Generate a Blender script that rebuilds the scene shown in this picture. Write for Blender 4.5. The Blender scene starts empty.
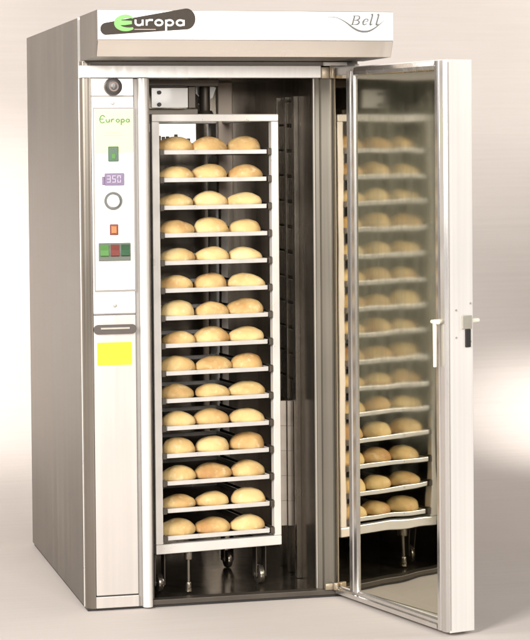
import bpy, bmesh, math, random
from mathutils import Vector, Matrix, noise

random.seed(7)
S = bpy.context.scene
COL = S.collection
R = math.radians

# ------------------------------------------------------------------ materials
def new_mat(name):
    m = bpy.data.materials.new(name); m.use_nodes = True
    nt = m.node_tree
    return m, nt, nt.nodes['Principled BSDF']

def N(nt, typ, **kw):
    n = nt.nodes.new(typ)
    for k, v in kw.items(): setattr(n, k, v)
    return n

def plain(name, col, rough=.5, metal=0., coat=0., var=.06, scale=6., bump=0., bscale=60., spec=.5):
    """a surface with a little uneven wear: colour and roughness vary with noise in object space"""
    m, nt, p = new_mat(name)
    L = nt.links.new
    tc = N(nt, 'ShaderNodeTexCoord')
    nz = N(nt, 'ShaderNodeTexNoise'); nz.inputs['Scale'].default_value = scale; nz.inputs['Detail'].default_value = 5
    L(tc.outputs['Object'], nz.inputs['Vector'])
    mx = N(nt, 'ShaderNodeMix', data_type='RGBA')
    mx.inputs[6].default_value = (*[c * (1 - var) for c in col], 1)
    mx.inputs[7].default_value = (*[min(1, c * (1 + var)) for c in col], 1)
    L(nz.outputs['Fac'], mx.inputs[0]); L(mx.outputs[2], p.inputs['Base Color'])
    mr = N(nt, 'ShaderNodeMapRange')
    mr.inputs['To Min'].default_value = max(0, rough - .08); mr.inputs['To Max'].default_value = min(1, rough + .08)
    L(nz.outputs['Fac'], mr.inputs['Value']); L(mr.outputs[0], p.inputs['Roughness'])
    p.inputs['Metallic'].default_value = metal
    p.inputs['Coat Weight'].default_value = coat
    p.inputs['Specular IOR Level'].default_value = spec
    if bump:
        n2 = N(nt, 'ShaderNodeTexNoise'); n2.inputs['Scale'].default_value = bscale; n2.inputs['Detail'].default_value = 4
        L(tc.outputs['Object'], n2.inputs['Vector'])
        b = N(nt, 'ShaderNodeBump'); b.inputs['Strength'].default_value = bump; b.inputs['Distance'].default_value = .01
        L(n2.outputs['Fac'], b.inputs['Height']); L(b.outputs['Normal'], p.inputs['Normal'])
    return m

def brushed(name, col, rough, metal, stretch, var=.12, bump=.02, big=1.2):
    """brushed sheet steel: streaks along one axis, plus broad uneven patches"""
    m, nt, p = new_mat(name)
    L = nt.links.new
    tc = N(nt, 'ShaderNodeTexCoord')
    mp = N(nt, 'ShaderNodeMapping'); mp.inputs['Scale'].default_value = stretch
    L(tc.outputs['Object'], mp.inputs['Vector'])
    nz = N(nt, 'ShaderNodeTexNoise'); nz.inputs['Scale'].default_value = 1; nz.inputs['Detail'].default_value = 6
    L(mp.outputs[0], nz.inputs['Vector'])
    nb = N(nt, 'ShaderNodeTexNoise'); nb.inputs['Scale'].default_value = big; nb.inputs['Detail'].default_value = 3
    L(tc.outputs['Object'], nb.inputs['Vector'])
    ad = N(nt, 'ShaderNodeMath', operation='ADD'); L(nz.outputs['Fac'], ad.inputs[0]); L(nb.outputs['Fac'], ad.inputs[1])
    mr = N(nt, 'ShaderNodeMapRange'); mr.inputs['From Min'].default_value = .6; mr.inputs['From Max'].default_value = 1.4
    L(ad.outputs[0], mr.inputs['Value'])
    mx = N(nt, 'ShaderNodeMix', data_type='RGBA')
    mx.inputs[6].default_value = (*[c * (1 - var) for c in col], 1)
    mx.inputs[7].default_value = (*[min(1, c * (1 + var)) for c in col], 1)
    L(mr.outputs[0], mx.inputs[0]); L(mx.outputs[2], p.inputs['Base Color'])
    m2 = N(nt, 'ShaderNodeMapRange'); m2.inputs['To Min'].default_value = max(.02, rough - .08); m2.inputs['To Max'].default_value = rough + .1
    L(mr.outputs[0], m2.inputs['Value']); L(m2.outputs[0], p.inputs['Roughness'])
    p.inputs['Metallic'].default_value = metal
    b = N(nt, 'ShaderNodeBump'); b.inputs['Strength'].default_value = bump; b.inputs['Distance'].default_value = .01
    L(nz.outputs['Fac'], b.inputs['Height']); L(b.outputs['Normal'], p.inputs['Normal'])
    return m

M = {}
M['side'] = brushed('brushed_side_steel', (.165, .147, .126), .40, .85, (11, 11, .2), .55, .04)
M['corner'] = brushed('corner_steel', (.22, .195, .165), .34, .85, (40, 40, .6), .14, .02)
M['white'] = brushed('bright_satin_panel', (.70, .675, .645), .34, .25, (45, 45, .5), .09, .015)
M['lower'] = brushed('satin_steel_panel', (.58, .54, .505), .34, .4, (30, 30, .4), .10, .02)
M['fascia'] = plain('white_fascia_enamel', (.88, .87, .86), .3, 0, .4, .015, 3)
M['hoodsteel'] = brushed('hood_steel', (.70, .635, .565), .26, .6, (.5, 9, 9), .16, .02)
M['trim'] = brushed('polished_trim', (.66, .64, .62), .22, .95, (30, 30, .7), .08, .015)
M['rackmetal'] = plain('rack_steel', (.76, .73, .69), .30, .35, .1, .12, 9)
M['tray'] = plain('tray_steel', (.72, .70, .67), .3, .45, .1, .14, 14)
M['sheet'] = plain('baked_on_tray_sheet', (.085, .06, .042), .5, .4, 0, .3, 10)  # dark sheet, so the gaps between the rolls look dark
M['runner'] = plain('dark_runner_steel', (.10, .085, .07), .45, .7, 0, .2, 12)
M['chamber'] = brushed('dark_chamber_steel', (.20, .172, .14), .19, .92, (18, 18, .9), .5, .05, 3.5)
M['duct'] = brushed('duct_steel', (.26, .23, .19), .25, .88, (40, 40, 1.2), .3, .04, 4)
M['enamel'] = plain('chamber_white_enamel', (.84, .82, .78), .35, 0, .2, .05, 8)
M['fin'] = plain('duct_fin_steel', (.66, .58, .49), .35, .3, 0, .16, 16)
M['tan'] = plain('tan_pillar_paint', (.42, .34, .27), .45, .2, 0, .1, 9)
M['gasket'] = brushed('grey_gasket_steel', (.185, .168, .138), .34, .7, (50, 50, .5), .22, .03)  # jamb steel, darkened in colour for what it reflects
M['gasket_lt'] = plain('grey_gasket_lip', (.36, .33, .29), .42, .4, .1, .1, 5)
M['black'] = plain('black_rubber', (.016, .014, .013), .5, 0, 0, .2, 20)
M['knob'] = plain('dark_knob_plastic', (.035, .028, .025), .32, 0, .2, .15, 30)
M['knobmark'] = plain('worn_knob_print', (.20, .15, .13), .5, 0, 0, .2, 60)
M['dark_handle'] = plain('dark_handle_plastic', (.09, .075, .065), .4, .2, .1, .15, 20)
M['yellow'] = plain('yellow_sticker', (.88, .87, .02), .45, 0, .1, .03, 6)
M['palegreen'] = plain('pale_green_label', (.68, .80, .40), .45, 0, .1, .04, 7)
M['plate'] = plain('control_label_white', (.88, .87, .85), .35, 0, .3, .02, 7)
M['line'] = plain('grey_outline', (.30, .28, .26), .5, .3, 0, .1, 20)
M['green'] = plain('green_switch', (.025, .085, .035), .3, 0, .3, .15, 40)
M['greenink'] = plain('green_ink', (.08, .22, .05), .5, 0, 0, .06, 20)
M['lime'] = plain('lime_letter', (.17, .42, .10), .45, 0, .0, .05, 30)
M['violet'] = plain('violet_display', (.17, .12, .21), .3, 0, .4, .12, 40)
M['digits'] = plain('pale_digits', (.50, .42, .56), .4, 0, 0, .05, 40)
M['orange'] = plain('orange_lamp', (.48, .17, .05), .3, 0, .3, .12, 60)
M['red'] = plain('red_switch', (.17, .035, .025), .3, 0, .3, .15, 60)
M['greyplastic'] = plain('grey_switch_frame', (.12, .13, .105), .45, 0, 0, .12, 40)
M['badge'] = plain('dark_badge', (.050, .041, .033), .65, .0, 0, .2, 40, spec=.2)
M['ink'] = plain('grey_script_ink', (.12, .12, .11), .5, 0, 0, .08, 30)
M['brownink'] = plain('brown_fine_line', (.42, .30, .22), .5, 0, 0, .08, 30)
M['letter'] = plain('white_letter', (.88, .86, .84), .4, 0, 0, .02, 30)
M['brass'] = plain('yellowed_hinge_metal', (.36, .30, .22), .4, .7, .1, .2, 40)
M['cream'] = plain('cream_handle', (.80, .76, .64), .35, 0, .3, .06, 20)
M['lockplate'] = plain('lock_plate', (.44, .42, .36), .4, .5, 0, .15, 40)

def mirror_mat(name, col, rough, wav, trans, haze=0., see=.2):
    """coated door glass: strong tinted reflection, a little tinted see-through, slightly wavy, filmed with steam above an uneven edge"""
    m = bpy.data.materials.new(name); m.use_nodes = True
    nt = m.node_tree; L = nt.links.new
    nt.nodes.clear()
    out = N(nt, 'ShaderNodeOutputMaterial')
    g = N(nt, 'ShaderNodeBsdfGlossy'); g.inputs['Color'].default_value = (*col, 1); g.inputs['Roughness'].default_value = rough
    tr = N(nt, 'ShaderNodeBsdfTransparent'); tr.inputs['Color'].default_value = trans
    mx = N(nt, 'ShaderNodeMixShader'); mx.inputs[0].default_value = see
    tc = N(nt, 'ShaderNodeTexCoord')
    nz = N(nt, 'ShaderNodeTexNoise'); nz.inputs['Scale'].default_value = 3.2; nz.inputs['Detail'].default_value = 1
    L(tc.outputs['Object'], nz.inputs['Vector'])
    b = N(nt, 'ShaderNodeBump'); b.inputs['Strength'].default_value = 1; b.inputs['Distance'].default_value = wav
    L(nz.outputs['Fac'], b.inputs['Height']); L(b.outputs['Normal'], g.inputs['Normal'])
    L(g.outputs[0], mx.inputs[1]); L(tr.outputs[0], mx.inputs[2])
    last = mx.outputs[0]
    if haze:  # diffuse colour mixed in, standing in for backdrop light through the glass
        sx = N(nt, 'ShaderNodeSeparateXYZ'); L(tc.outputs['Object'], sx.inputs[0])
        n2 = N(nt, 'ShaderNodeTexNoise'); n2.inputs['Scale'].default_value = 5; n2.inputs['Detail'].default_value = 5
        L(tc.outputs['Object'], n2.inputs['Vector'])
        h = N(nt, 'ShaderNodeMath', operation='MULTIPLY_ADD'); L(n2.outputs['Fac'], h.inputs[0]); h.inputs[1].default_value = .55; L(sx.outputs['Z'], h.inputs[2])
        mr = N(nt, 'ShaderNodeMapRange', interpolation_type='SMOOTHSTEP'); mr.inputs['From Min'].default_value = .84; mr.inputs['From Max'].default_value = 1.22
        L(h.outputs[0], mr.inputs['Value'])
        n3 = N(nt, 'ShaderNodeTexNoise'); n3.inputs['Scale'].default_value = 7; n3.inputs['Detail'].default_value = 6
        mp = N(nt, 'ShaderNodeMapping'); mp.inputs['Scale'].default_value = (3, 3, .35)
        L(tc.outputs['Object'], mp.inputs['Vector']); L(mp.outputs[0], n3.inputs['Vector'])
        m3 = N(nt, 'ShaderNodeMapRange'); m3.inputs['From Min'].default_value = .3; m3.inputs['From Max'].default_value = .7
        m3.inputs['To Min'].default_value = haze * .75; m3.inputs['To Max'].default_value = haze * 1.25
        L(n3.outputs['Fac'], m3.inputs['Value'])
        tp = N(nt, 'ShaderNodeMapRange', interpolation_type='SMOOTHSTEP'); tp.inputs['From Min'].default_value = 2.08; tp.inputs['From Max'].default_value = 2.25
        tp.inputs['To Min'].default_value = 1; tp.inputs['To Max'].default_value = .25
        L(h.outputs[0], tp.inputs['Value'])
        f0 = N(nt, 'ShaderNodeMath', operation='MULTIPLY'); L(mr.outputs[0], f0.inputs[0]); L(tp.outputs[0], f0.inputs[1])
        fa = N(nt, 'ShaderNodeMath', operation='MULTIPLY'); L(f0.outputs[0], fa.inputs[0]); L(m3.outputs[0], fa.inputs[1])
        ro = N(nt, 'ShaderNodeMapRange'); ro.inputs['To Min'].default_value = rough; ro.inputs['To Max'].default_value = .08
        L(mr.outputs[0], ro.inputs['Value']); L(ro.outputs[0], g.inputs['Roughness'])
        df = N(nt, 'ShaderNodeBsdfDiffuse'); df.inputs['Color'].default_value = (.125, .118, .08, 1)
        m4 = N(nt, 'ShaderNodeMixShader'); L(fa.outputs[0], m4.inputs[0]); L(last, m4.inputs[1]); L(df.outputs[0], m4.inputs[2])
        last = m4.outputs[0]
    L(last, out.inputs['Surface'])
    return m
M['glass'] = mirror_mat('coated_door_glass', (.72, .69, .58), .025, .0024, (.10, .09, .06, 1), .50)
M['glass_outer'] = mirror_mat('outer_door_glass', (.10, .10, .09), .02, .002, (.30, .29, .26, 1))
M['flange'] = mirror_mat('polished_flange', (.80, .72, .58), .05, .002, (.1, .1, .1, 1), 0., .0)

def glow_mat():
    m, nt, p = new_mat('lit_chamber_lamp'); p.inputs['Base Color'].default_value = (.9, .88, .84, 1)  # glow added to the vent plate
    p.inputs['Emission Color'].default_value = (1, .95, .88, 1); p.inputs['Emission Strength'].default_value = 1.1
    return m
M['lampglass'] = glow_mat()

def bread_mat(name='bread_crust'):
    m, nt, p = new_mat(name); L = nt.links.new
    tc = N(nt, 'ShaderNodeTexCoord'); oi = N(nt, 'ShaderNodeObjectInfo')
    av = N(nt, 'ShaderNodeVectorMath', operation='ADD'); L(tc.outputs['Object'], av.inputs[0]); L(oi.outputs['Location'], av.inputs[1])
    nz = N(nt, 'ShaderNodeTexNoise'); nz.inputs['Scale'].default_value = 9; nz.inputs['Detail'].default_value = 5
    L(av.outputs[0], nz.inputs['Vector'])
    ad = N(nt, 'ShaderNodeMath', operation='MULTIPLY_ADD'); L(oi.outputs['Random'], ad.inputs[0]); ad.inputs[1].default_value = .34; L(nz.outputs['Fac'], ad.inputs[2])
    cr = N(nt, 'ShaderNodeValToRGB'); e = cr.color_ramp.elements
    e[0].position = .30; e[0].color = (.82, .64, .33, 1)
    e[1].position = .95; e[1].color = (.44, .23, .08, 1)
    x = e.new(.62); x.color = (.70, .49, .21, 1)
    L(ad.outputs[0], cr.inputs[0])
    fl = N(nt, 'ShaderNodeTexNoise'); fl.inputs['Scale'].default_value = 38; fl.inputs['Detail'].default_value = 6
    L(av.outputs[0], fl.inputs['Vector'])
    fr = N(nt, 'ShaderNodeMapRange'); fr.inputs['From Min'].default_value = .56; fr.inputs['From Max'].default_value = .72; fr.inputs['To Max'].default_value = .38
    L(fl.outputs['Fac'], fr.inputs['Value'])
    mx = N(nt, 'ShaderNodeMix', data_type='RGBA'); mx.inputs[7].default_value = (.86, .76, .52, 1)
    L(fr.outputs[0], mx.inputs[0]); L(cr.outputs[0], mx.inputs[6]); L(mx.outputs[2], p.inputs['Base Color'])
    p.inputs['Roughness'].default_value = .62; p.inputs['Specular IOR Level'].default_value = .3
    b = N(nt, 'ShaderNodeBump'); b.inputs['Strength'].default_value = .45; b.inputs['Distance'].default_value = .006
    L(fl.outputs['Fac'], b.inputs['Height']); L(b.outputs['Normal'], p.inputs['Normal'])
    return m
M['bread'] = bread_mat()

def backdrop_mat():
    m, nt, p = new_mat('paper_backdrop'); L = nt.links.new
    tc = N(nt, 'ShaderNodeTexCoord')
    n1 = N(nt, 'ShaderNodeTexNoise'); n1.inputs['Scale'].default_value = .9; n1.inputs['Detail'].default_value = 6
    mp = N(nt, 'ShaderNodeMapping'); mp.inputs['Scale'].default_value = (1.4, 60, 60)
    L(tc.outputs['Object'], n1.inputs['Vector']); L(tc.outputs['Object'], mp.inputs['Vector'])
    n2 = N(nt, 'ShaderNodeTexNoise'); n2.inputs['Scale'].default_value = 1; n2.inputs['Detail'].default_value = 4
    L(mp.outputs[0], n2.inputs['Vector'])
    ad = N(nt, 'ShaderNodeMath', operation='MULTIPLY_ADD'); L(n2.outputs['Fac'], ad.inputs[0]); ad.inputs[1].default_value = .5; L(n1.outputs['Fac'], ad.inputs[2])
    mr = N(nt, 'ShaderNodeMapRange'); mr.inputs['From Min'].default_value = .45; mr.inputs['From Max'].default_value = 1.05
    L(ad.outputs[0], mr.inputs['Value'])
    mx = N(nt, 'ShaderNodeMix', data_type='RGBA')
    mx.inputs[6].default_value = (.455, .412, .382, 1); mx.inputs[7].default_value = (.53, .485, .455, 1)
    L(mr.outputs[0], mx.inputs[0]); L(mx.outputs[2], p.inputs['Base Color'])
    p.inputs['Roughness'].default_value = .75; p.inputs['Specular IOR Level'].default_value = .25
    b = N(nt, 'ShaderNodeBump'); b.inputs['Strength'].default_value = .06; b.inputs['Distance'].default_value = .01
    L(n2.outputs['Fac'], b.inputs['Height']); L(b.outputs['Normal'], p.inputs['Normal'])
    return m
M['backdrop'] = backdrop_mat()

# ------------------------------------------------------------------ mesh helpers
class MB:
    def __init__(s): s.bm = bmesh.new()
    def box(s, x0, x1, y0, y1, z0, z1, bev=0.):
        t = bmesh.new()
        vs = [t.verts.new((x, y, z)) for x in (x0, x1) for y in (y0, y1) for z in (z0, z1)]
        for f in ((0, 1, 3, 2), (4, 6, 7, 5), (0, 4, 5, 1), (2, 3, 7, 6), (0, 2, 6, 4), (1, 5, 7, 3)):
            t.faces.new([vs[i] for i in f])
        bmesh.ops.recalc_face_normals(t, faces=t.faces)
        if bev: bmesh.ops.bevel(t, geom=list(t.edges), offset=bev, segments=2, profile=.5, affect='EDGES')
        s.merge(t); return s
    def prism(s, poly, axis, a, b, bev=0.):
        """polygon in the plane across `axis`, run from a to b along it"""
        t = bmesh.new()
        def P(q, v):
            return {'x': (v, q[0], q[1]), 'y': (q[0], v, q[1]), 'z': (q[0], q[1], v)}[axis]
        A = [t.verts.new(P(q, a)) for q in poly]; B = [t.verts.new(P(q, b)) for q in poly]
        n = len(poly)
        t.faces.new(A); t.faces.new(B)
        for i in range(n): t.faces.new((A[i], A[(i + 1) % n], B[(i + 1) % n], B[i]))
        bmesh.ops.recalc_face_normals(t, faces=t.faces)
        if bev: bmesh.ops.bevel(t, geom=list(t.edges), offset=bev, segments=2, profile=.5, affect='EDGES')
        s.merge(t); return s
    def cyl(s, p, q, r, r2=None, n=24, bev=0.):
        p, q = Vector(p), Vector(q); d = q - p
        t = bmesh.new()
        bmesh.ops.create_cone(t, cap_ends=True, segments=n, radius1=r, radius2=r if r2 is None else r2, depth=d.length)
        if bev:
            ed = [e for e in t.edges if len(e.link_faces) == 2 and any(len(f.verts) > 4 for f in e.link_faces)]
            bmesh.ops.bevel(t, geom=ed, offset=bev, segments=2, profile=.5, affect='EDGES')
        t.transform(Matrix.Translation((p + q) / 2) @ d.to_track_quat('Z', 'Y').to_matrix().to_4x4())
        s.merge(t); return s
    def ring(s, c, r0, r1, y0, y1, n=32):
        """flat ring round the y axis"""
        t = bmesh.new(); L = []
        for i in range(n):
            a = 2 * math.pi * i / n; ca, sa = math.cos(a), math.sin(a)
            L.append([t.verts.new((c[0] + r * ca, y, c[1] + r * sa)) for r, y in ((r0, y0), (r1, y0), (r1, y1), (r0, y1))])
        for i in range(n):
            a, b = L[i], L[(i + 1) % n]
            for k in range(4): t.faces.new((a[k], a[(k + 1) % 4], b[(k + 1) % 4], b[k]))
        bmesh.ops.recalc_face_normals(t, faces=t.faces)
        s.merge(t); return s
    def ribbon(s, pts, w, y, closed=False, th=.0012, smooth=True):
        """a flat pen stroke in the xz plane, mitred at its corners, facing -y"""
        W0 = list(w) if isinstance(w, (list, tuple)) else [w] * len(pts)
        if len(pts) > 3 and smooth:
            P0 = [Vector(p) for p in pts]; m = len(P0); q = []; qw = []
            for i in range(m if closed else m - 1):
                g4 = [P0[(i + d) % m] if closed else P0[min(m - 1, max(0, i + d))] for d in (-1, 0, 1, 2)]
                for j in range(5):
                    u = j / 5
                    q.append(.5 * (2 * g4[1] + (g4[2] - g4[0]) * u + (2 * g4[0] - 5 * g4[1] + 4 * g4[2] - g4[3]) * u * u + (3 * g4[1] - g4[0] - 3 * g4[2] + g4[3]) * u ** 3))
                    qw.append(W0[i] * (1 - u) + W0[(i + 1) % m] * u)
            if not closed: q.append(P0[-1]); qw.append(W0[-1])
            pts, w = q, qw
        n = len(pts); W = w if isinstance(w, (list, tuple)) else [w] * n
        t = bmesh.new(); F = []; B = []
        for i in range(n):
            p = Vector(pts[i])
            a = Vector(pts[i - 1]) if (i > 0 or closed) else None
            b = Vector(pts[(i + 1) % n]) if (i < n - 1 or closed) else None
            d1 = (p - a).normalized() if a is not None else None
            d2 = (b - p).normalized() if b is not None else None
            if d1 is None: d1 = d2
            if d2 is None: d2 = d1
            nn = Vector((-(d1.y + d2.y), d1.x + d2.x))
            nn = nn.normalized() if nn.length > 1e-6 else Vector((-d1.y, d1.x))
            k = max(.5, nn.dot(Vector((-d1.y, d1.x)))); o = nn * (W[i] / 2 / k)
            F.append([t.verts.new((p.x + o.x, y, p.y + o.y)), t.verts.new((p.x - o.x, y, p.y - o.y))])
            B.append([t.verts.new((p.x + o.x, y + th, p.y + o.y)), t.verts.new((p.x - o.x, y + th, p.y - o.y))])
        for i in range(n if closed else n - 1):
            j = (i + 1) % n
            t.faces.new((F[i][0], F[j][0], F[j][1], F[i][1]))
            t.faces.new((F[i][0], B[i][0], B[j][0], F[j][0])); t.faces.new((F[i][1], F[j][1], B[j][1], B[i][1]))
        bmesh.ops.recalc_face_normals(t, faces=t.faces)
        s.merge(t); return s
    def merge(s, t):
        me = bpy.data.meshes.new('tmp'); t.to_mesh(me); t.free(); s.bm.from_mesh(me); bpy.data.meshes.remove(me)
    def build(s, name, mat, parent=None, smooth=False, loc=None):
        me = bpy.data.meshes.new(name); s.bm.to_mesh(me); s.bm.free()
        me.materials.append(mat)
        if smooth:
            for p in me.polygons: p.use_smooth = True
            try: me.set_sharp_from_angle(angle=R(35))
            except Exception: pass
        o = bpy.data.objects.new(name, me); COL.objects.link(o)
        if parent is not None: o.parent = parent
        if loc is not None: o.location = loc
        return o

def empty(name, loc=(0, 0, 0), rz=0., parent=None):
    o = bpy.data.objects.new(name, None); COL.objects.link(o)
    o.location = loc; o.rotation_euler = (0, 0, rz); o.empty_display_size = .1
    if parent is not None: o.parent = parent
    return o
def tag(o, label, cat, group=None):
    o['label'] = label; o['category'] = cat
    if group: o['group'] = group
def arc(cx, cz, rx, rz, a0, a1, n=14):
    return [(cx + rx * math.cos(R(a0 + (a1 - a0) * i / n)), cz + rz * math.sin(R(a0 + (a1 - a0) * i / n))) for i in range(n + 1)]

# ------------------------------------------------------------------ setting: one paper sweep, floor curving up into the wall
def build_backdrop():
    prof = [(-16, 0)] + [(y, 0) for y in (-8, -4, -2, 0, 1, 1.7)]
    rr = 1.5
    prof += [(1.75 + rr * math.sin(R(a)), rr * (1 - math.cos(R(a)))) for a in range(0, 91, 6)]
    prof += [(3.25, z) for z in (3, 6.5)]
    bm = bmesh.new(); rows = []
    for y, z in prof: rows.append([bm.verts.new((x, y, z)) for x in (-12, -4, 4, 14)])
    for a, b in zip(rows, rows[1:]):
        for k in range(3): bm.faces.new((a[k], a[k + 1], b[k + 1], b[k]))
    bmesh.ops.recalc_face_normals(bm, faces=bm.faces)
    me = bpy.data.meshes.new('backdrop'); bm.to_mesh(me); bm.free(); me.materials.append(M['backdrop'])
    for p in me.polygons: p.use_smooth = True
    o = bpy.data.objects.new('backdrop', me); COL.objects.link(o); o['kind'] = 'structure'
build_backdrop()

# ------------------------------------------------------------------ the oven
H, D, W = 2.30, 1.486, 1.131
oven = empty('rack_oven')
tag(oven, 'tall steel walk-in bakery oven with white hood and glass door standing open', 'oven')

# shell
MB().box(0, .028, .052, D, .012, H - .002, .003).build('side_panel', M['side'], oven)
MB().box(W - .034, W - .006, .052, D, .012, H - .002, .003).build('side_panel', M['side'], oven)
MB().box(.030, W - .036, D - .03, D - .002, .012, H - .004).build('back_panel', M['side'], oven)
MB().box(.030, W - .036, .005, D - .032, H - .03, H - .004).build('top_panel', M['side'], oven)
MB().box(.006, W - .012, .012, D - .012, .001, .0095).build('base_plate', M['black'], oven)  # recessed black plinth added to give the dark contact shadow under the cabinet
# rounded corner post down the left front edge and its seam
cp = [(.038 - .036 * math.cos(R(a)), .040 - .036 * math.sin(R(a))) for a in range(0, 91, 9)]
cp += [(.038, .049), (.002, .049)]
MB().prism(cp, 'z', .010, 2.128).build('corner_post', M['corner'], oven, True)
MB().box(-.0015, .02, .0492, .0518, .012, H - .003).build('seam_strip', M['rackmetal'], oven)
# right front upright behind the hinge side of the door
MB().box(1.012, W - .006, .03, .05, .012, 2.12, .003).build('front_upright', M['lower'], oven)

# --- control column
ctl = MB().box(.040, .205, .003, .03, 1.155, 1.991, .002).box(.040, .205, .003, .03, 1.996, 2.062, .002).build('control_panel', M['white'], oven)
for za, zb in ((1.151, 1.1555), (1.9905, 1.9965)): MB().box(.040, .2045, .006, .025, za, zb).build('joint_line', M['line'], ctl)
# big thermostat knob in the top box
kc = (.125, 2.030)
MB().cyl((kc[0], .003, kc[1]), (kc[0], -.018, kc[1]), .036, .033, 36, .003).build('knob', M['knob'], ctl, True)
MB().ring(kc, .013, .019, -.0195, -.017).box(kc[0] - .002, kc[0] + .002, -.0198, -.017, kc[1] - .008, kc[1] + .009).build('knob_mark', M['knobmark'], ctl)
for z in (1.967, 1.186):
    MB().cyl((.123, .004, z), (.123, -.002, z), .0075, None, 18, .001).build('screw', M['lockplate'], ctl, True)
# label plate, outlined
pl = MB().box(.049, .203, -.0005, .006, 1.246, 1.944, .001).build('label_plate', M['plate'], ctl)
fr = MB()
fr.box(.046, .2065, -.0015, .004, 1.9445, 1.950).box(.046, .2065, -.0015, .004, 1.240, 1.2455)
fr.box(.0455, .0490, -.0015, .004, 1.2457, 1.9443).box(.2032, .2065, -.0015, .004, 1.2457, 1.9443)
fr.build('label_outline', M['line'], ctl)
MB().box(.051, .201, -.0022, 0, 1.775, 1.941, .0005).build('pale_green_label', M['palegreen'], ctl)
# small green script word on the label
def word(mb, letters, x, z, h, w, sw, y, gap, slant=0.):
    """letters as pen strokes; h x-height, w letter width"""
    k = 0
    for ch in letters:
        def T(pts): return [(x + px * w + pz * h * slant, z + pz * h) for px, pz in pts]
        e = lambda: y - .0003 * (k % 5)
        if ch == 'E':
            mb.ribbon(T([(1.05, 1.25), (.75, 1.6), (.35, 1.55), (.05, 1.1), (0, .6), (.2, .12), (.6, 0), (1.05, .25)]), sw, e()); k += 1
            mb.ribbon(T([(.05, .82), (.8, .82)]), sw * .9, e()); k += 1
        elif ch == 'u':
            mb.ribbon(T([(.06, 1), (.06, .42), (.18, .16), (.42, .05), (.62, .08), (.84, .25), (.94, .5), (.94, 1)]), sw, e()); k += 1
            mb.ribbon(T([(.94, .55), (.94, 0)]), sw, e()); k += 1
        elif ch == 'r':
            mb.ribbon(T([(.1, 0), (.1, 1)]), sw, e()); k += 1
            mb.ribbon(T([(.1, .5), (.22, .8), (.48, .95), (.88, .95)]), sw, e()); k += 1
        elif ch in 'opa':
            mb.ribbon(T(arc(.5, .5, .44, .45, 0, 342, 18)), sw, e(), True); k += 1
            if ch == 'p': mb.ribbon(T([(.06, 1), (.06, -.85)]), sw, e()); k += 1
            if ch == 'a': mb.ribbon(T([(.94, 1), (.94, 0)]), sw, e()); k += 1
        x += w + gap
        k += 1
lt = MB(); word(lt, 'E', .072, 1.891, .0175, .018, .0038, -.0034, 0); word(lt, 'uropa', .096, 1.893, .0125, .0138, .0038, -.0034, .0056); lt.build('green_lettering', M['greenink'], ctl)
MB().box(.100, .15, -.003, -.001, 1.851, 1.8525).box(.085, .165, -.003, -.001, 1.842, 1.8432).build('fine_print', M['brownink'], ctl)
# green push switch
MB().box(.103, .143, -.006, .002, 1.742, 1.800, .002).build('green_switch', M['green'], ctl)
MB().box(.116, .131, -.0085, -.004, 1.752, 1.772, .001).build('switch_key', M['greenink'], ctl)
# violet digital display
MB().box(.088, .164, -.006, .002, 1.650, 1.697, .002).box(.078, .0885, -.005, .002, 1.652, 1.684, .002).build('display', M['violet'], ctl)
dg = MB()
def seven(mb, x, z, w, h, segs, y=-.0085):
    g = .003
    q = {'a': (x, x + w, z + h - g, z + h), 'g': (x, x + w, z + h / 2 - g / 2, z + h / 2 + g / 2), 'd': (x, x + w, z, z + g),
         'f': (x, x + g, z + h / 2 + g / 2 + .0005, z + h - g - .0005), 'b': (x + w - g, x + w, z + h / 2 + g / 2 + .0005, z + h - g - .0005),
         'e': (x, x + g, z + g + .0005, z + h / 2 - g / 2 - .0005), 'c': (x + w - g, x + w, z + g + .0005, z + h / 2 - g / 2 - .0005)}
    for s in segs: a = q[s]; mb.box(a[0], a[1], y, y + .003, a[2], a[3])
seven(dg, .097, 1.661, .014, .027, 'abgcd'); seven(dg, .117, 1.661, .014, .027, 'afgcd'); seven(dg, .137, 1.661, .014, .027, 'abcdef')
dg.build('display_digits', M['digits'], ctl)
# round white timer dial in a dark ring
MB().ring((.121, 1.590), .0265, .035, -.005, .002, 36).build('dial_ring', M['ink'], ctl)
MB().cyl((.121, .002, 1.590), (.121, -.014, 1.590), .0262, .023, 32, .002).build('dial', M['plate'], ctl, True)
# orange lamp
MB().box(.106, .139, -.005, .002, 1.458, 1.500, .002).build('lamp_bezel', M['red'], ctl)
MB().box(.112, .133, -.009, -.003, 1.465, 1.493, .002).build('orange_lamp', M['orange'], ctl)
# three rocker switches in one frame
MB().box(.062, .187, -.004, .002, 1.358, 1.428, .002).build('switch_frame', M['greyplastic'], ctl)
for x, m in ((.068, 'greenink'), (.109, 'red'), (.150, 'green')):
    k = MB().prism([(-.004, 1.375), (-.012, 1.380), (-.006, 1.400), (-.010, 1.421), (-.003, 1.422)], 'x', x, x + .032).build('rocker_switch', M[m], ctl)

# --- lower service panel
srv = MB().box(.040, .205, .003, .03, .060, 1.149, .002).build('service_panel', M['lower'], oven)
sl = [(.123 + sx * (.066 + .018 * math.cos(R(a))) , 1.094 + .0185 * math.sin(R(a))) for sx, rng in ((1, range(-90, 91, 15)), (-1, range(90, -91, -15))) for a in rng]
MB().prism(sl, 'y', .004, -.006).build('panel_handle', M['dark_handle'], srv)
MB().box(.066, .18, -.010, -.005, 1.094, 1.102, .0015).build('handle_lip', M['lockplate'], srv)
MB().box(.053, .188, .0005, .004, .955, 1.043, .0005).build('yellow_sticker', M['yellow'], srv)
MB().box(.0385, .2065, .000, .03, .011, .055, .002).build('kick_plate', M['lower'], oven)
MB().box(.042, .2045, .006, .03, .0552, .0598).build('kick_joint', M['black'], oven)
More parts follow.
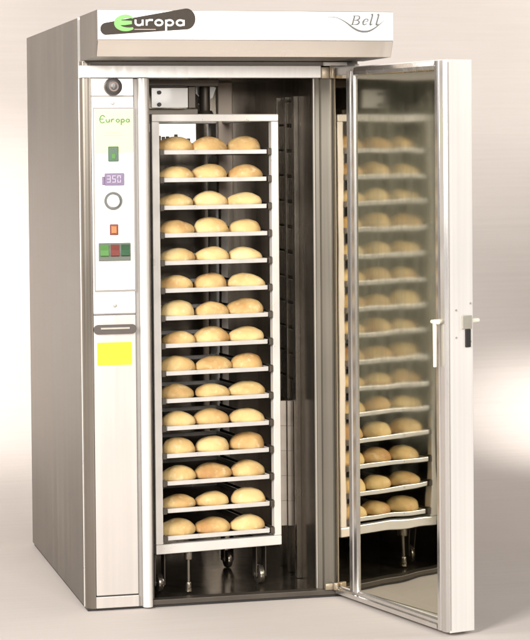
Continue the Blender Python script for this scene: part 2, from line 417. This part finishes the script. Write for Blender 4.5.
# gap strip, rounded jamb
MB().box(.2068, .2215, .010, .03, .010, 2.06).build('gap_strip', M['line'], oven)
jp = [(.242 - .0195 * math.cos(R(a)), .004 - .020 * math.sin(R(a))) for a in range(0, 181, 12)] + [(.2615, .05), (.2225, .05)]
MB().prism(jp, 'z', .007, 2.062).build('door_jamb', M['white'], oven, True)
# head strip above the opening
MB().box(-.002, .958, .001, .05, 2.0645, 2.112, .002).build('head_frame', M['white'], oven)
MB().box(.012, 1.10, .012, .05, 2.1125, 2.127).build('head_gap', M['line'], oven)
# right jamb: steel face and paler lip, its dark reflection put into the colour
MB().prism([(.937, .0585), (.938, .050), (.943, .050), (.943, .0585)], 'z', .03, 2.064).build('seal_lip', M['gasket_lt'], oven)
MB().prism([(.9435, .053), (.960, .041), (.963, .043), (.967, .036), (.998, .013), (1.008, .014), (1.010, .02), (1.010, .0585), (.9435, .0585)], 'z', .03, 2.064).build('door_seal', M['gasket'], oven)
# sill
MB().box(.2625, 1.008, .006, .055, .010, .030, .002).build('sill', M['runner'], oven)

# --- the baking chamber
cx0, cx1, cy0, cy1, cz0, cz1 = .15, .945, .060, 1.02, .022, 2.075
ch = MB()
ch.box(cx0 - .02, cx0, cy0, cy1, cz0, cz1).box(cx1, cx1 + .02, cy0, cy1, cz0, cz1)
ch.box(cx0 - .02, cx1 + .02, cy1 + .0005, cy1 + .02, cz0 - .01, cz1 + .01)
ch.box(cx0 - .02, cx1 + .02, cy0, cy1, cz0 - .012, cz0 - .0005).box(cx0 - .02, cx1 + .02, cy0, cy1, cz1 + .0005, cz1 + .012)
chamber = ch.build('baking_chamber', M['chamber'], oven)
MB().box(.2625, .272, .030, .0515, .030, 2.064).build('jamb_return', M['runner'], oven)
# upright air duct on the right wall with adjustable slot plates
dc = MB().box(.925, .9445, .30, .335, .024, 2.0).box(.925, .9445, .435, .455, .024, 2.0).box(.925, .9445, .575, .60, .024, 2.0).build('air_duct', M['duct'], oven)
z = .225
while z < 1.97:
    if z < .68:
        for xa, ya in ((.9135, .392), (.886, .402)): MB().box(xa, xa + .024, ya, ya + .02, z, z + .1032, .0012).box(xa + .009, xa + .018, ya - .001, ya + .003, z + .078, z + .086).build('slot_plate', M['fin'], dc)
        z += .104; continue
    MB().box(.930, .944, .338, .432, z, z + .088, .002).box(.930, .944, .458, .572, z, z + .095, .002).build('slot_plate', M['duct'], dc)
    z += .104
# rotating hook mechanism and fittings under the ceiling
pla = MB().box(.335, .485, .30, .312, 1.955, 2.035, .002).build('hanger_plate', M['enamel'], oven)
for zz in (2.016, 1.968): MB().cyl((.366, .3005, zz), (.366, .288, zz), .008, None, 12, .001).build('bolt', M['black'], pla)
MB().box(.295, .62, .33, .40, 2.042, 2.070, .003).build('hanger_beam', M['runner'], oven)
MB().box(.30, .54, .36, .40, 1.928, 1.953, .003).box(.495, .525, .34, .38, 1.954, 2.041, .002).build('drive_arm', M['runner'], oven)
MB().prism([(.555, 2.045), (.60, 2.058), (.64, 2.04), (.625, 2.0), (.60, 1.985), (.59, 1.965), (.565, 1.975), (.57, 2.005), (.555, 2.02)], 'y', .47, .485).build('hook_guard', M['enamel'], oven)
MB().cyl((.585, .44, 1.94), (.585, .44, 2.07), .022, None, 20, .003).cyl((.585, .44, 1.925), (.585, .44, 1.945), .04, .03, 20).build('spindle', M['runner'], oven, True)
MB().box(.695, .760, .68, .72, 1.55, 2.07, .004).build('duct_pillar', M['tan'], oven)
MB().box(.690, .735, .84, .87, .25, 1.90, .004).build('steam_pipe', M['enamel'], oven)
MB().box(.44, .66, .95, 1.00, 1.815, 1.905, .004).build('chamber_lamp', M['lampglass'], oven)  # vent plate made to glow, so it shows white behind the louvre
vb = MB()
for i in range(11):
    h = .022 + .05 * abs(noise.noise((i * .73, 1.3, 0)))
    vb.box(.432 + i * .0185, .446 + i * .0185, .935, .949, 1.80, 1.835 + h - .0035 * i, .002)
vb.build('vent_louvre', M['runner'], oven)

# --- hood
hp = [(0.004, H - .001), (-.388, H - .001), (-.388, 2.186), (-.358, 2.129), (0.004, 2.129)]
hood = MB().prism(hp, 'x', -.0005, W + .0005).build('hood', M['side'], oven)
MB().prism([(-.389, 2.188), (-.3905, 2.1865), (-.3605, 2.1292), (-.3590, 2.1305)], 'x', .001, W - .001).build('lower_lip', M['hoodsteel'], hood)
MB().box(.0, W, -.393, -.3885, 2.1905, H - .003, .0015).build('fascia', M['fascia'], hood)
Y = -.3985
# dark tapered badge
bp = arc(.031, 2.2285, .0215, .0225, 97, 263, 12) + arc(.331, 2.2665, .034, .0385, -80, 97, 16)
MB().prism(bp, 'y', Y, -.3925, .0012).build('badge', M['badge'], hood)
e_ = MB()
e_.ribbon([(.131, 2.268), (.112, 2.2745), (.092, 2.272), (.075, 2.262), (.069, 2.25), (.074, 2.238), (.09, 2.229), (.112, 2.227), (.131, 2.231)], [.004, .012, .016, .018, .018, .018, .016, .013, .007], -.4000)
e_.ribbon([(.072, 2.2505), (.1, 2.2505), (.126, 2.2520)], [.018, .017, .012], -.4006)
e_.build('green_initial', M['lime'], hood)
wd = MB()
for ch_, x in zip('uropa', (.138, .178, .212, .252, .292)):
    word(wd, ch_, x, 2.241, .0215, .030, .0068, -.4000, 0)
wd.build('white_lettering', M['letter'], hood)
MB().box(.135, .215, -.3998, -.398, 2.2255, 2.2285).build('fine_print', M['brownink'], hood)
# grey script word over its swoosh
sw = MB()
sp = [(.862, 2.274), (.885, 2.2775), (.908, 2.2755), (.930, 2.2665), (.950, 2.2545), (.970, 2.2395), (.990, 2.2285), (1.012, 2.2235), (1.034, 2.2255), (1.054, 2.2345), (1.074, 2.2485), (1.094, 2.2655)]
sw.ribbon(sp, [.0012, .0018, .0025, .0035, .005, .0068, .0078, .0078, .007, .0055, .0035, .001], -.3938)
sw.build('swoosh', M['ink'], hood)
bl = MB(); sl_ = .28
def T2(x, pts): return [(x + px + sl_ * pz, 2.249 + pz) for px, pz in pts]
k = 0
def st(x, pts, w, closed=False):
    global k
    bl.ribbon(T2(x, pts), w, -.3938 - .0003 * (k % 6), closed); k += 1
st(.970, [(0, 0), (0, .033)], .0058)                                    # B
st(.970, [(-.007, .0335), (.012, .0335), (.020, .030), (.021, .024), (.015, .0185), (.002, .0175)], [.002, .003, .005, .0055, .004, .002])
st(.970, [(.004, .0172), (.017, .016), (.024, .010), (.021, .003), (.010, 0), (-.007, 0)], [.002, .004, .006, .0055, .003, .002])
st(1.008, [(.002, .011), (.017, .0125), (.018, .019), (.011, .0225), (.004, .018), (.001, .010), (.004, .002), (.010, .0005), (.018, .005)], [.0018, .002, .004, .003, .0045, .006, .005, .004, .0018])
for lx in (1.036, 1.060):
    st(lx, [(-.004, .0365), (.003, .038), (.003, .004), (.007, .0005), (.012, .004)], [.0018, .005, .0058, .004, .0018])
bl.build('script_lettering', M['ink'], hood)

# --- the door, hinged on the right and swung out past square
ux, uy = .1932, -.7868; ln = math.hypot(ux, uy); ux /= ln; uy /= ln
door = empty('door', (1.0112, .0, 0), math.atan2(uy, ux), oven)
door['label'] = 'glazed oven door standing open with bread rack mirrored in its glass'
# after the rotation local +y points to (-uy, ux) = to the right in the picture, so the chamber face is local y = 0 and the thickness runs to +y
DL, DT, Z0, Z1 = .812, .110, .012, 2.103
shell = MB()
shell.box(.0, .165, .004, DT, Z0, Z1, .002)
shell.box(.748, DL, .004, DT, Z0, Z1, .002)
shell.box(.1652, .7478, .006, DT - .002, Z0, .052).box(.1652, .7478, .006, DT - .002, 2.068, Z1)
shell.build('door_shell', M['white'], door)
MB().prism([(-.002, -.0042), (.108, .0002), (.108, .0037), (-.002, .0037)], 'z', .05, 2.072).build('mirror_flange', M['flange'], door)
b1 = MB().prism([(.106, .0038), (.110, -.009), (.136, -.011), (.139, -.007), (.145, -.007), (.148, -.011), (.163, -.008), (.166, .0038)], 'z', .045, 2.085).build('glazing_bar', M['trim'], door)
b2 = MB().prism([(.746, .0038), (.749, -.010), (.768, -.012), (.772, -.007), (.779, -.007), (.783, -.012), (.806, -.010), (.811, .0038)], 'z', Z0 + .004, Z1 - .004).build('glazing_bar', M['trim'], door)
t = MB()
t.prism([(.0038, .014), (-.012, .017), (-.013, .034), (-.005, .038), (-.005, .048), (.0038, .054)], 'x', .1665, .7455)
t.prism([(.0038, .014), (-.012, .017), (-.013, .034), (-.005, .038), (-.005, .044), (.0038, .0446)], 'x', .002, .1660)
t.build('bottom_rail', M['trim'], door)
MB().prism([(.0038, 2.066), (-.010, 2.070), (-.012, 2.082), (-.008, 2.097), (.0038, 2.100)], 'x', .1665, .7455).build('top_rail', M['trim'], door)
g = MB(); nx, nz = 12, 30
g.bm.free(); g.bm = bmesh.new()
def pane(y, bow, tilt=0.):
    bm = bmesh.new(); V = []
    for i in range(nx + 1):
        V.append([])
        for j in range(nz + 1):
            u, v = i / nx, j / nz
            V[-1].append(bm.verts.new((.164 + .586 * u, y + tilt * u + bow * (1 - (2 * u - 1) ** 2) * (1 - (2 * v - 1) ** 2), .050 + 2.02 * v)))
    for i in range(nx):
        for j in range(nz): bm.faces.new((V[i][j], V[i + 1][j], V[i + 1][j + 1], V[i][j + 1]))
    return bm
g.bm.free(); g.bm = pane(.0012, .0008, .0246); gl = g.build('glass_pane', M['glass'], door, True)
g2 = MB(); g2.bm.free(); g2.bm = pane(.095, 0.); g2.build('outer_glass', M['glass_outer'], door)
# edge seam, lock and handles
MB().box(DL + .0003, DL + .002, .0045, .0075, Z0 + .01, Z1 - .01).build('edge_seam', M['line'], door)
lk = MB().box(DL, DL + .006, .060, .102, 1.122, 1.172, .002).build('lock', M['lockplate'], door)
MB().box(DL, DL + .0045, .074, .098, 1.055, 1.1215, .003).build('latch_slot', M['black'], lk)
for yy, zz in ((.036, 1.192), (.036, 1.092), (.098, 1.215), (.098, 1.075)):
    MB().cyl((DL, yy, zz), (DL + .002, yy, zz), .004, None, 12).build('rivet', M['lockplate'], lk)
hd = MB().cyl((DL - .02, DT, 1.150), (DL - .02, DT + .038, 1.150), .010, .008, 16, .002).build('handle', M['cream'], door, True)
MB().cyl((.772, -.006, 1.150), (.772, -.034, 1.150), .009, None, 16, .002).cyl((.752, -.030, 1.150), (.800, -.030, 1.150), .0075, None, 16, .002)\
    .cyl((.772, -.030, 1.152), (.772, -.030, .985), .0075, .0065, 16, .002).build('inner_handle', M['cream'], door, True)
# hinges
for za, zb in ((2.062, 2.110), (.032, .06)):
    h_ = MB().cyl((1.000, -.012, za), (1.000, -.012, zb), .011, None, 16, .002).box(.958, .990, -.008, .010, za, zb - .004, .002).build('hinge', M['brass'], oven, True)
MB().box(.966, 1.06, -.018, .004, 2.111, 2.126, .002).build('hinge_cover', M['white'], oven)

# ------------------------------------------------------------------ the rack
RC = Vector((.513, .404, .0215)); RZ = math.atan2(.139, .990)
rack = empty('bakery_rack', RC, RZ)
tag(rack, 'tall pale steel trolley rack holding fifteen trays inside the open oven', 'rack')
hw, hd_, pw = .2675, .300, .031
def zl(z): return z - RC.z
for sx in (-1, 1):
    for sy in (-1, 1):
        x0 = -hw if sx < 0 else hw - pw; y0 = -hd_ if sy < 0 else hd_ - pw
        MB().box(x0, x0 + pw, y0, y0 + pw, zl(.2335), zl(1.896), .003).build('post', M['rackmetal'], rack)
tf = MB()
tf.box(-hw, hw, -hd_ - .001, -hd_ + pw, zl(1.8965), zl(1.925), .003).box(-hw, hw, hd_ - pw, hd_, zl(1.8965), zl(1.925), .003)
tf.box(-hw, -hw + pw, -hd_ + pw + .0005, hd_ - pw - .0005, zl(1.8965), zl(1.925), .003).box(hw - pw, hw, -hd_ + pw + .0005, hd_ - pw - .0005, zl(1.8965), zl(1.925), .003)
tf.build('top_frame', M['rackmetal'], rack)
bf = MB()
bf.box(-hw, hw, -hd_ - .001, -hd_ + pw, zl(.195), zl(.233), .003).box(-hw, hw, hd_ - pw, hd_, zl(.195), zl(.233), .003)
bf.box(-hw, -hw + pw, -hd_ + pw + .0005, hd_ - pw - .0005, zl(.195), zl(.233), .003).box(hw - pw, hw, -hd_ + pw + .0005, hd_ - pw - .0005, zl(.195), zl(.233), .003)
bf.build('bottom_frame', M['rackmetal'], rack)
ZT = [1.776 - .1086 * i for i in range(15)]
for zt in ZT:
    for sx in (-1, 1):
        xo = sx * (hw - pw - .0005); xi = sx * (hw - pw - .016)
        a, b = min(xo, xi), max(xo, xi)
        r_ = MB().box(a, b, -hd_ + .004, hd_ - .004, zl(zt - .0135), zl(zt - .0105)).box(a if sx < 0 else b - .003, a + .003 if sx < 0 else b, -hd_ + .004, hd_ - .004, zl(zt - .0103), zl(zt + .014))
        r_.box(a, b, -hd_ - .003, -hd_ + .003, zl(zt - .012), zl(zt + .012), .001)
        r_.build('runner', M['runner'], rack)
# castors and the locating pin
for sx in (-1, 1):
    for sy in (-1, 1):
        x, y = sx * (hw - .05), sy * (hd_ - .12)
        c = MB().box(x - .022, x + .022, y - .03, y + .03, zl(.186), zl(.1945)).box(x - .022, x - .018, y - .02, y + .02, zl(.052), zl(.1855)).box(x + .018, x + .022, y - .02, y + .02, zl(.052), zl(.1855)).build('castor', M['runner'], rack)
        MB().cyl((x - .012, y, .0385), (x + .012, y, .0385), .038, None, 28, .006).build('wheel', M['duct'], c, True)
        MB().cyl((x - .024, y, .0385), (x + .024, y, .0385), .008, None, 12).build('axle', M['duct'], c, True)
MB().cyl((-.115, -.25, zl(.050)), (-.115, -.25, zl(.194)), .0065, None, 14).cyl((-.115, -.25, zl(.158)), (-.115, -.25, zl(.194)), .018, None, 16, .002)\
    .cyl((-.115, -.25, zl(.028)), (-.115, -.25, zl(.066)), .013, .011, 16, .002).build('locating_pin', M['duct'], rack, True)

# ------------------------------------------------------------------ trays and bread
RM = Matrix.Translation(RC) @ Matrix.Rotation(RZ, 4, 'Z')
ORD = ['topmost', 'second', 'third', 'fourth', 'fifth', 'sixth', 'seventh', 'eighth', 'ninth', 'tenth', 'eleventh', 'twelfth', 'thirteenth', 'fourteenth', 'lowest']
tx, ty = .2165, .292
def rim_mesh():
    t = MB()
    t.box(-tx, tx, -ty - .004, -ty + .002, -.0090, .0085, .0015).box(-tx, tx, ty - .002, ty + .004, -.0090, .0085, .0015)
    t.box(-tx - .004, -tx + .002, -ty + .0025, ty - .0025, -.0090, .0085, .0012).box(tx - .002, tx + .004, -ty + .0025, ty - .0025, -.0090, .0085, .0012)
    return t
tray0 = MB().box(-tx + .0022, tx - .0022, -ty + .0022, ty - .0022, -.0090, -.0070).build('baking_tray', M['sheet'])
rim0 = rim_mesh().build('rim', M['tray'], tray0)
trays = []
for i, zt in enumerate(ZT):
    o = tray0 if i == 0 else tray0.copy()
    if i:
        COL.objects.link(o)
        rm_ = rim0.copy(); COL.objects.link(rm_); rm_.parent = o
    o.location = RM @ Vector((random.uniform(-.0015, .0015), random.uniform(-.004, .002), zl(zt)))
    o.rotation_euler = (0, 0, RZ + random.uniform(-.003, .003))
    if i in (0, 14): lab = 'shallow steel baking tray carrying rolls, %s tray of the rack' % ORD[i]
    else: lab = 'shallow steel baking tray carrying rolls, %s tray from the top of the rack' % ORD[i]
    tag(o, lab, 'tray', 'baking trays in the rack')
    trays.append(o)

def bun_mesh(seed):
    bm = bmesh.new()
    bmesh.ops.create_uvsphere(bm, u_segments=32, v_segments=20, radius=1)
    rx, ry, rz = .0735 + .003 * math.sin(seed * 2.1), .055 + .004 * math.cos(seed * 1.7), .0475 + .0035 * math.sin(seed * 3.3 + 1)
    for v in bm.verts:
        c = v.co.copy()
        e = 2.25
        q = (abs(c.x) ** e + abs(c.y) ** e) ** (1 / e); r = math.hypot(c.x, c.y)
        f = r / q if q > 1e-6 else 1
        z = c.z
        zz = (abs(z) ** .92) * rz if z > 0 else -(abs(z) ** .9) * .017
        x, y = c.x * f * rx, c.y * f * ry
        n = noise.noise(Vector((c.x * 1.1 + seed * 7, c.y * 1.1, c.z * 1.1)))
        n2 = noise.noise(Vector((c.x * 3 + seed * 3, c.y * 3, c.z * 3)))
        k = 1 + .075 * n + .035 * n2
        v.co = (x * k, y * k, zz * (k if z > 0 else 1) + .0168)
        if z > 0: v.co.z *= 1 + .05 * math.sin(seed) * c.x
    me = bpy.data.meshes.new('bread_roll'); bm.to_mesh(me); bm.free(); me.materials.append(M['bread'])
    for p in me.polygons: p.use_smooth = True
    return me
buns = [bun_mesh(s) for s in range(9)]
SIDE = ['left', 'middle', 'right']; ROW = ['front', 'second', 'rear']
for i, zt in enumerate(ZT):
    for r_ in range(1):
        for c_ in range(3):
            o = bpy.data.objects.new('bread_roll', random.choice(buns)); COL.objects.link(o)
            lx = (c_ - 1) * .1455 + random.uniform(-.005, .005); ly = -.224 + random.uniform(-.008, .008)
            o.location = RM @ Vector((lx, ly, zl(zt - .0072)))
            o.rotation_euler = (0, 0, RZ + random.uniform(-.16, .16) + (math.pi if random.random() < .5 else 0))
            s = random.uniform(.95, 1.04); o.scale = (s, s, s * random.uniform(.97, 1.06))
            where = 'on the %s tray' % ORD[i] if i in (0, 14) else 'on the %s tray from the top' % ORD[i]
            look = 'golden oval bread roll'
            tag(o, '%s, %s one of the three %s' % (look, SIDE[c_], where), 'bread roll', 'bread rolls on the trays')

# ------------------------------------------------------------------ camera
def cam():
    cd = bpy.data.cameras.new('camera'); c = bpy.data.objects.new('camera', cd); COL.objects.link(c)
    cxyz = Vector((-1.3405, -8.1384, 1.7649)); a, p, ro = .2429, -.0344, .0087
    f = Vector((math.sin(a), math.cos(a), 0)); r = Vector((math.cos(a), -math.sin(a), 0)); u = Vector((0, 0, 1))
    F = f * math.cos(p) + u * math.sin(p); U = -f * math.sin(p) + u * math.cos(p)
    Rr = r * math.cos(ro) - U * math.sin(ro); Uu = r * math.sin(ro) + U * math.cos(ro)
    m = Matrix((Rr, Uu, -F)).transposed().to_4x4(); m.translation = cxyz
    c.matrix_world = m
    cd.sensor_fit = 'HORIZONTAL'; cd.sensor_width = 36; cd.lens = 2139.5 / 530 * 36
    cd.shift_x = 11.877 / 530; cd.shift_y = -92.02 / 530
    cd.clip_start = .1; cd.clip_end = 200
    S.camera = c
cam()

# ------------------------------------------------------------------ light: studio lamps
def look(o, tgt):
    o.rotation_euler = (Vector(tgt) - o.location).to_track_quat('-Z', 'Y').to_euler()
def area(name, loc, tgt, w, h, power, col=(1, .965, .925)):
    l = bpy.data.lights.new(name, 'AREA'); l.shape = 'RECTANGLE'; l.size = w; l.size_y = h; l.energy = power; l.color = col
    o = bpy.data.objects.new(name, l); COL.objects.link(o); o.location = loc; look(o, tgt); return o
def spot(name, loc, tgt, power, ang, blend=1., col=(1, .955, .92), rad=.15):
    l = bpy.data.lights.new(name, 'SPOT'); l.energy = power; l.spot_size = R(ang); l.spot_blend = blend; l.color = col; l.shadow_soft_size = rad
    o = bpy.data.objects.new(name, l); COL.objects.link(o); o.location = loc; look(o, tgt); return o
area('softbox_key', (-5.8, -6.4, 5.2), (.5, 0, 1.1), 3.0, 3.0, 1200)
area('softbox_front', (1.2, -9.6, 3.5), (.6, 0, 1.1), 2.6, 2.6, 640)
area('backdrop_wash_left', (-4.0, -.5, 2.6), (.1, 2.6, .5), 1.6, 1.6, 150)
area('backdrop_wash_right', (6.4, -1.6, 3.6), (2.8, 1.6, .1), 2.2, 2.2, 170)
spot('backdrop_spot_left', (-2.8, 1.0, 1.9), (.06, 3.1, 1.0), 1100, 40)
spot('backdrop_spot_right', (5.6, .8, 1.9), (2.98, 2.75, .2), 1500, 19)
spot('backdrop_spot_top', (5.2, .6, 3.4), (2.9, 3.25, 2.5), 220, 40)

w = bpy.data.worlds.new('World'); S.world = w; w.use_nodes = True
bg = w.node_tree.nodes['Background']; bg.inputs[0].default_value = (1, .95, .90, 1); bg.inputs[1].default_value = .18
S.view_settings.view_transform = 'Standard'; S.view_settings.look = 'None'; S.view_settings.exposure = 0; S.view_settings.gamma = 1
S.cycles.max_bounces = 10; S.cycles.glossy_bounces = 6; S.cycles.transparent_max_bounces = 8
S.cycles.use_denoising = True
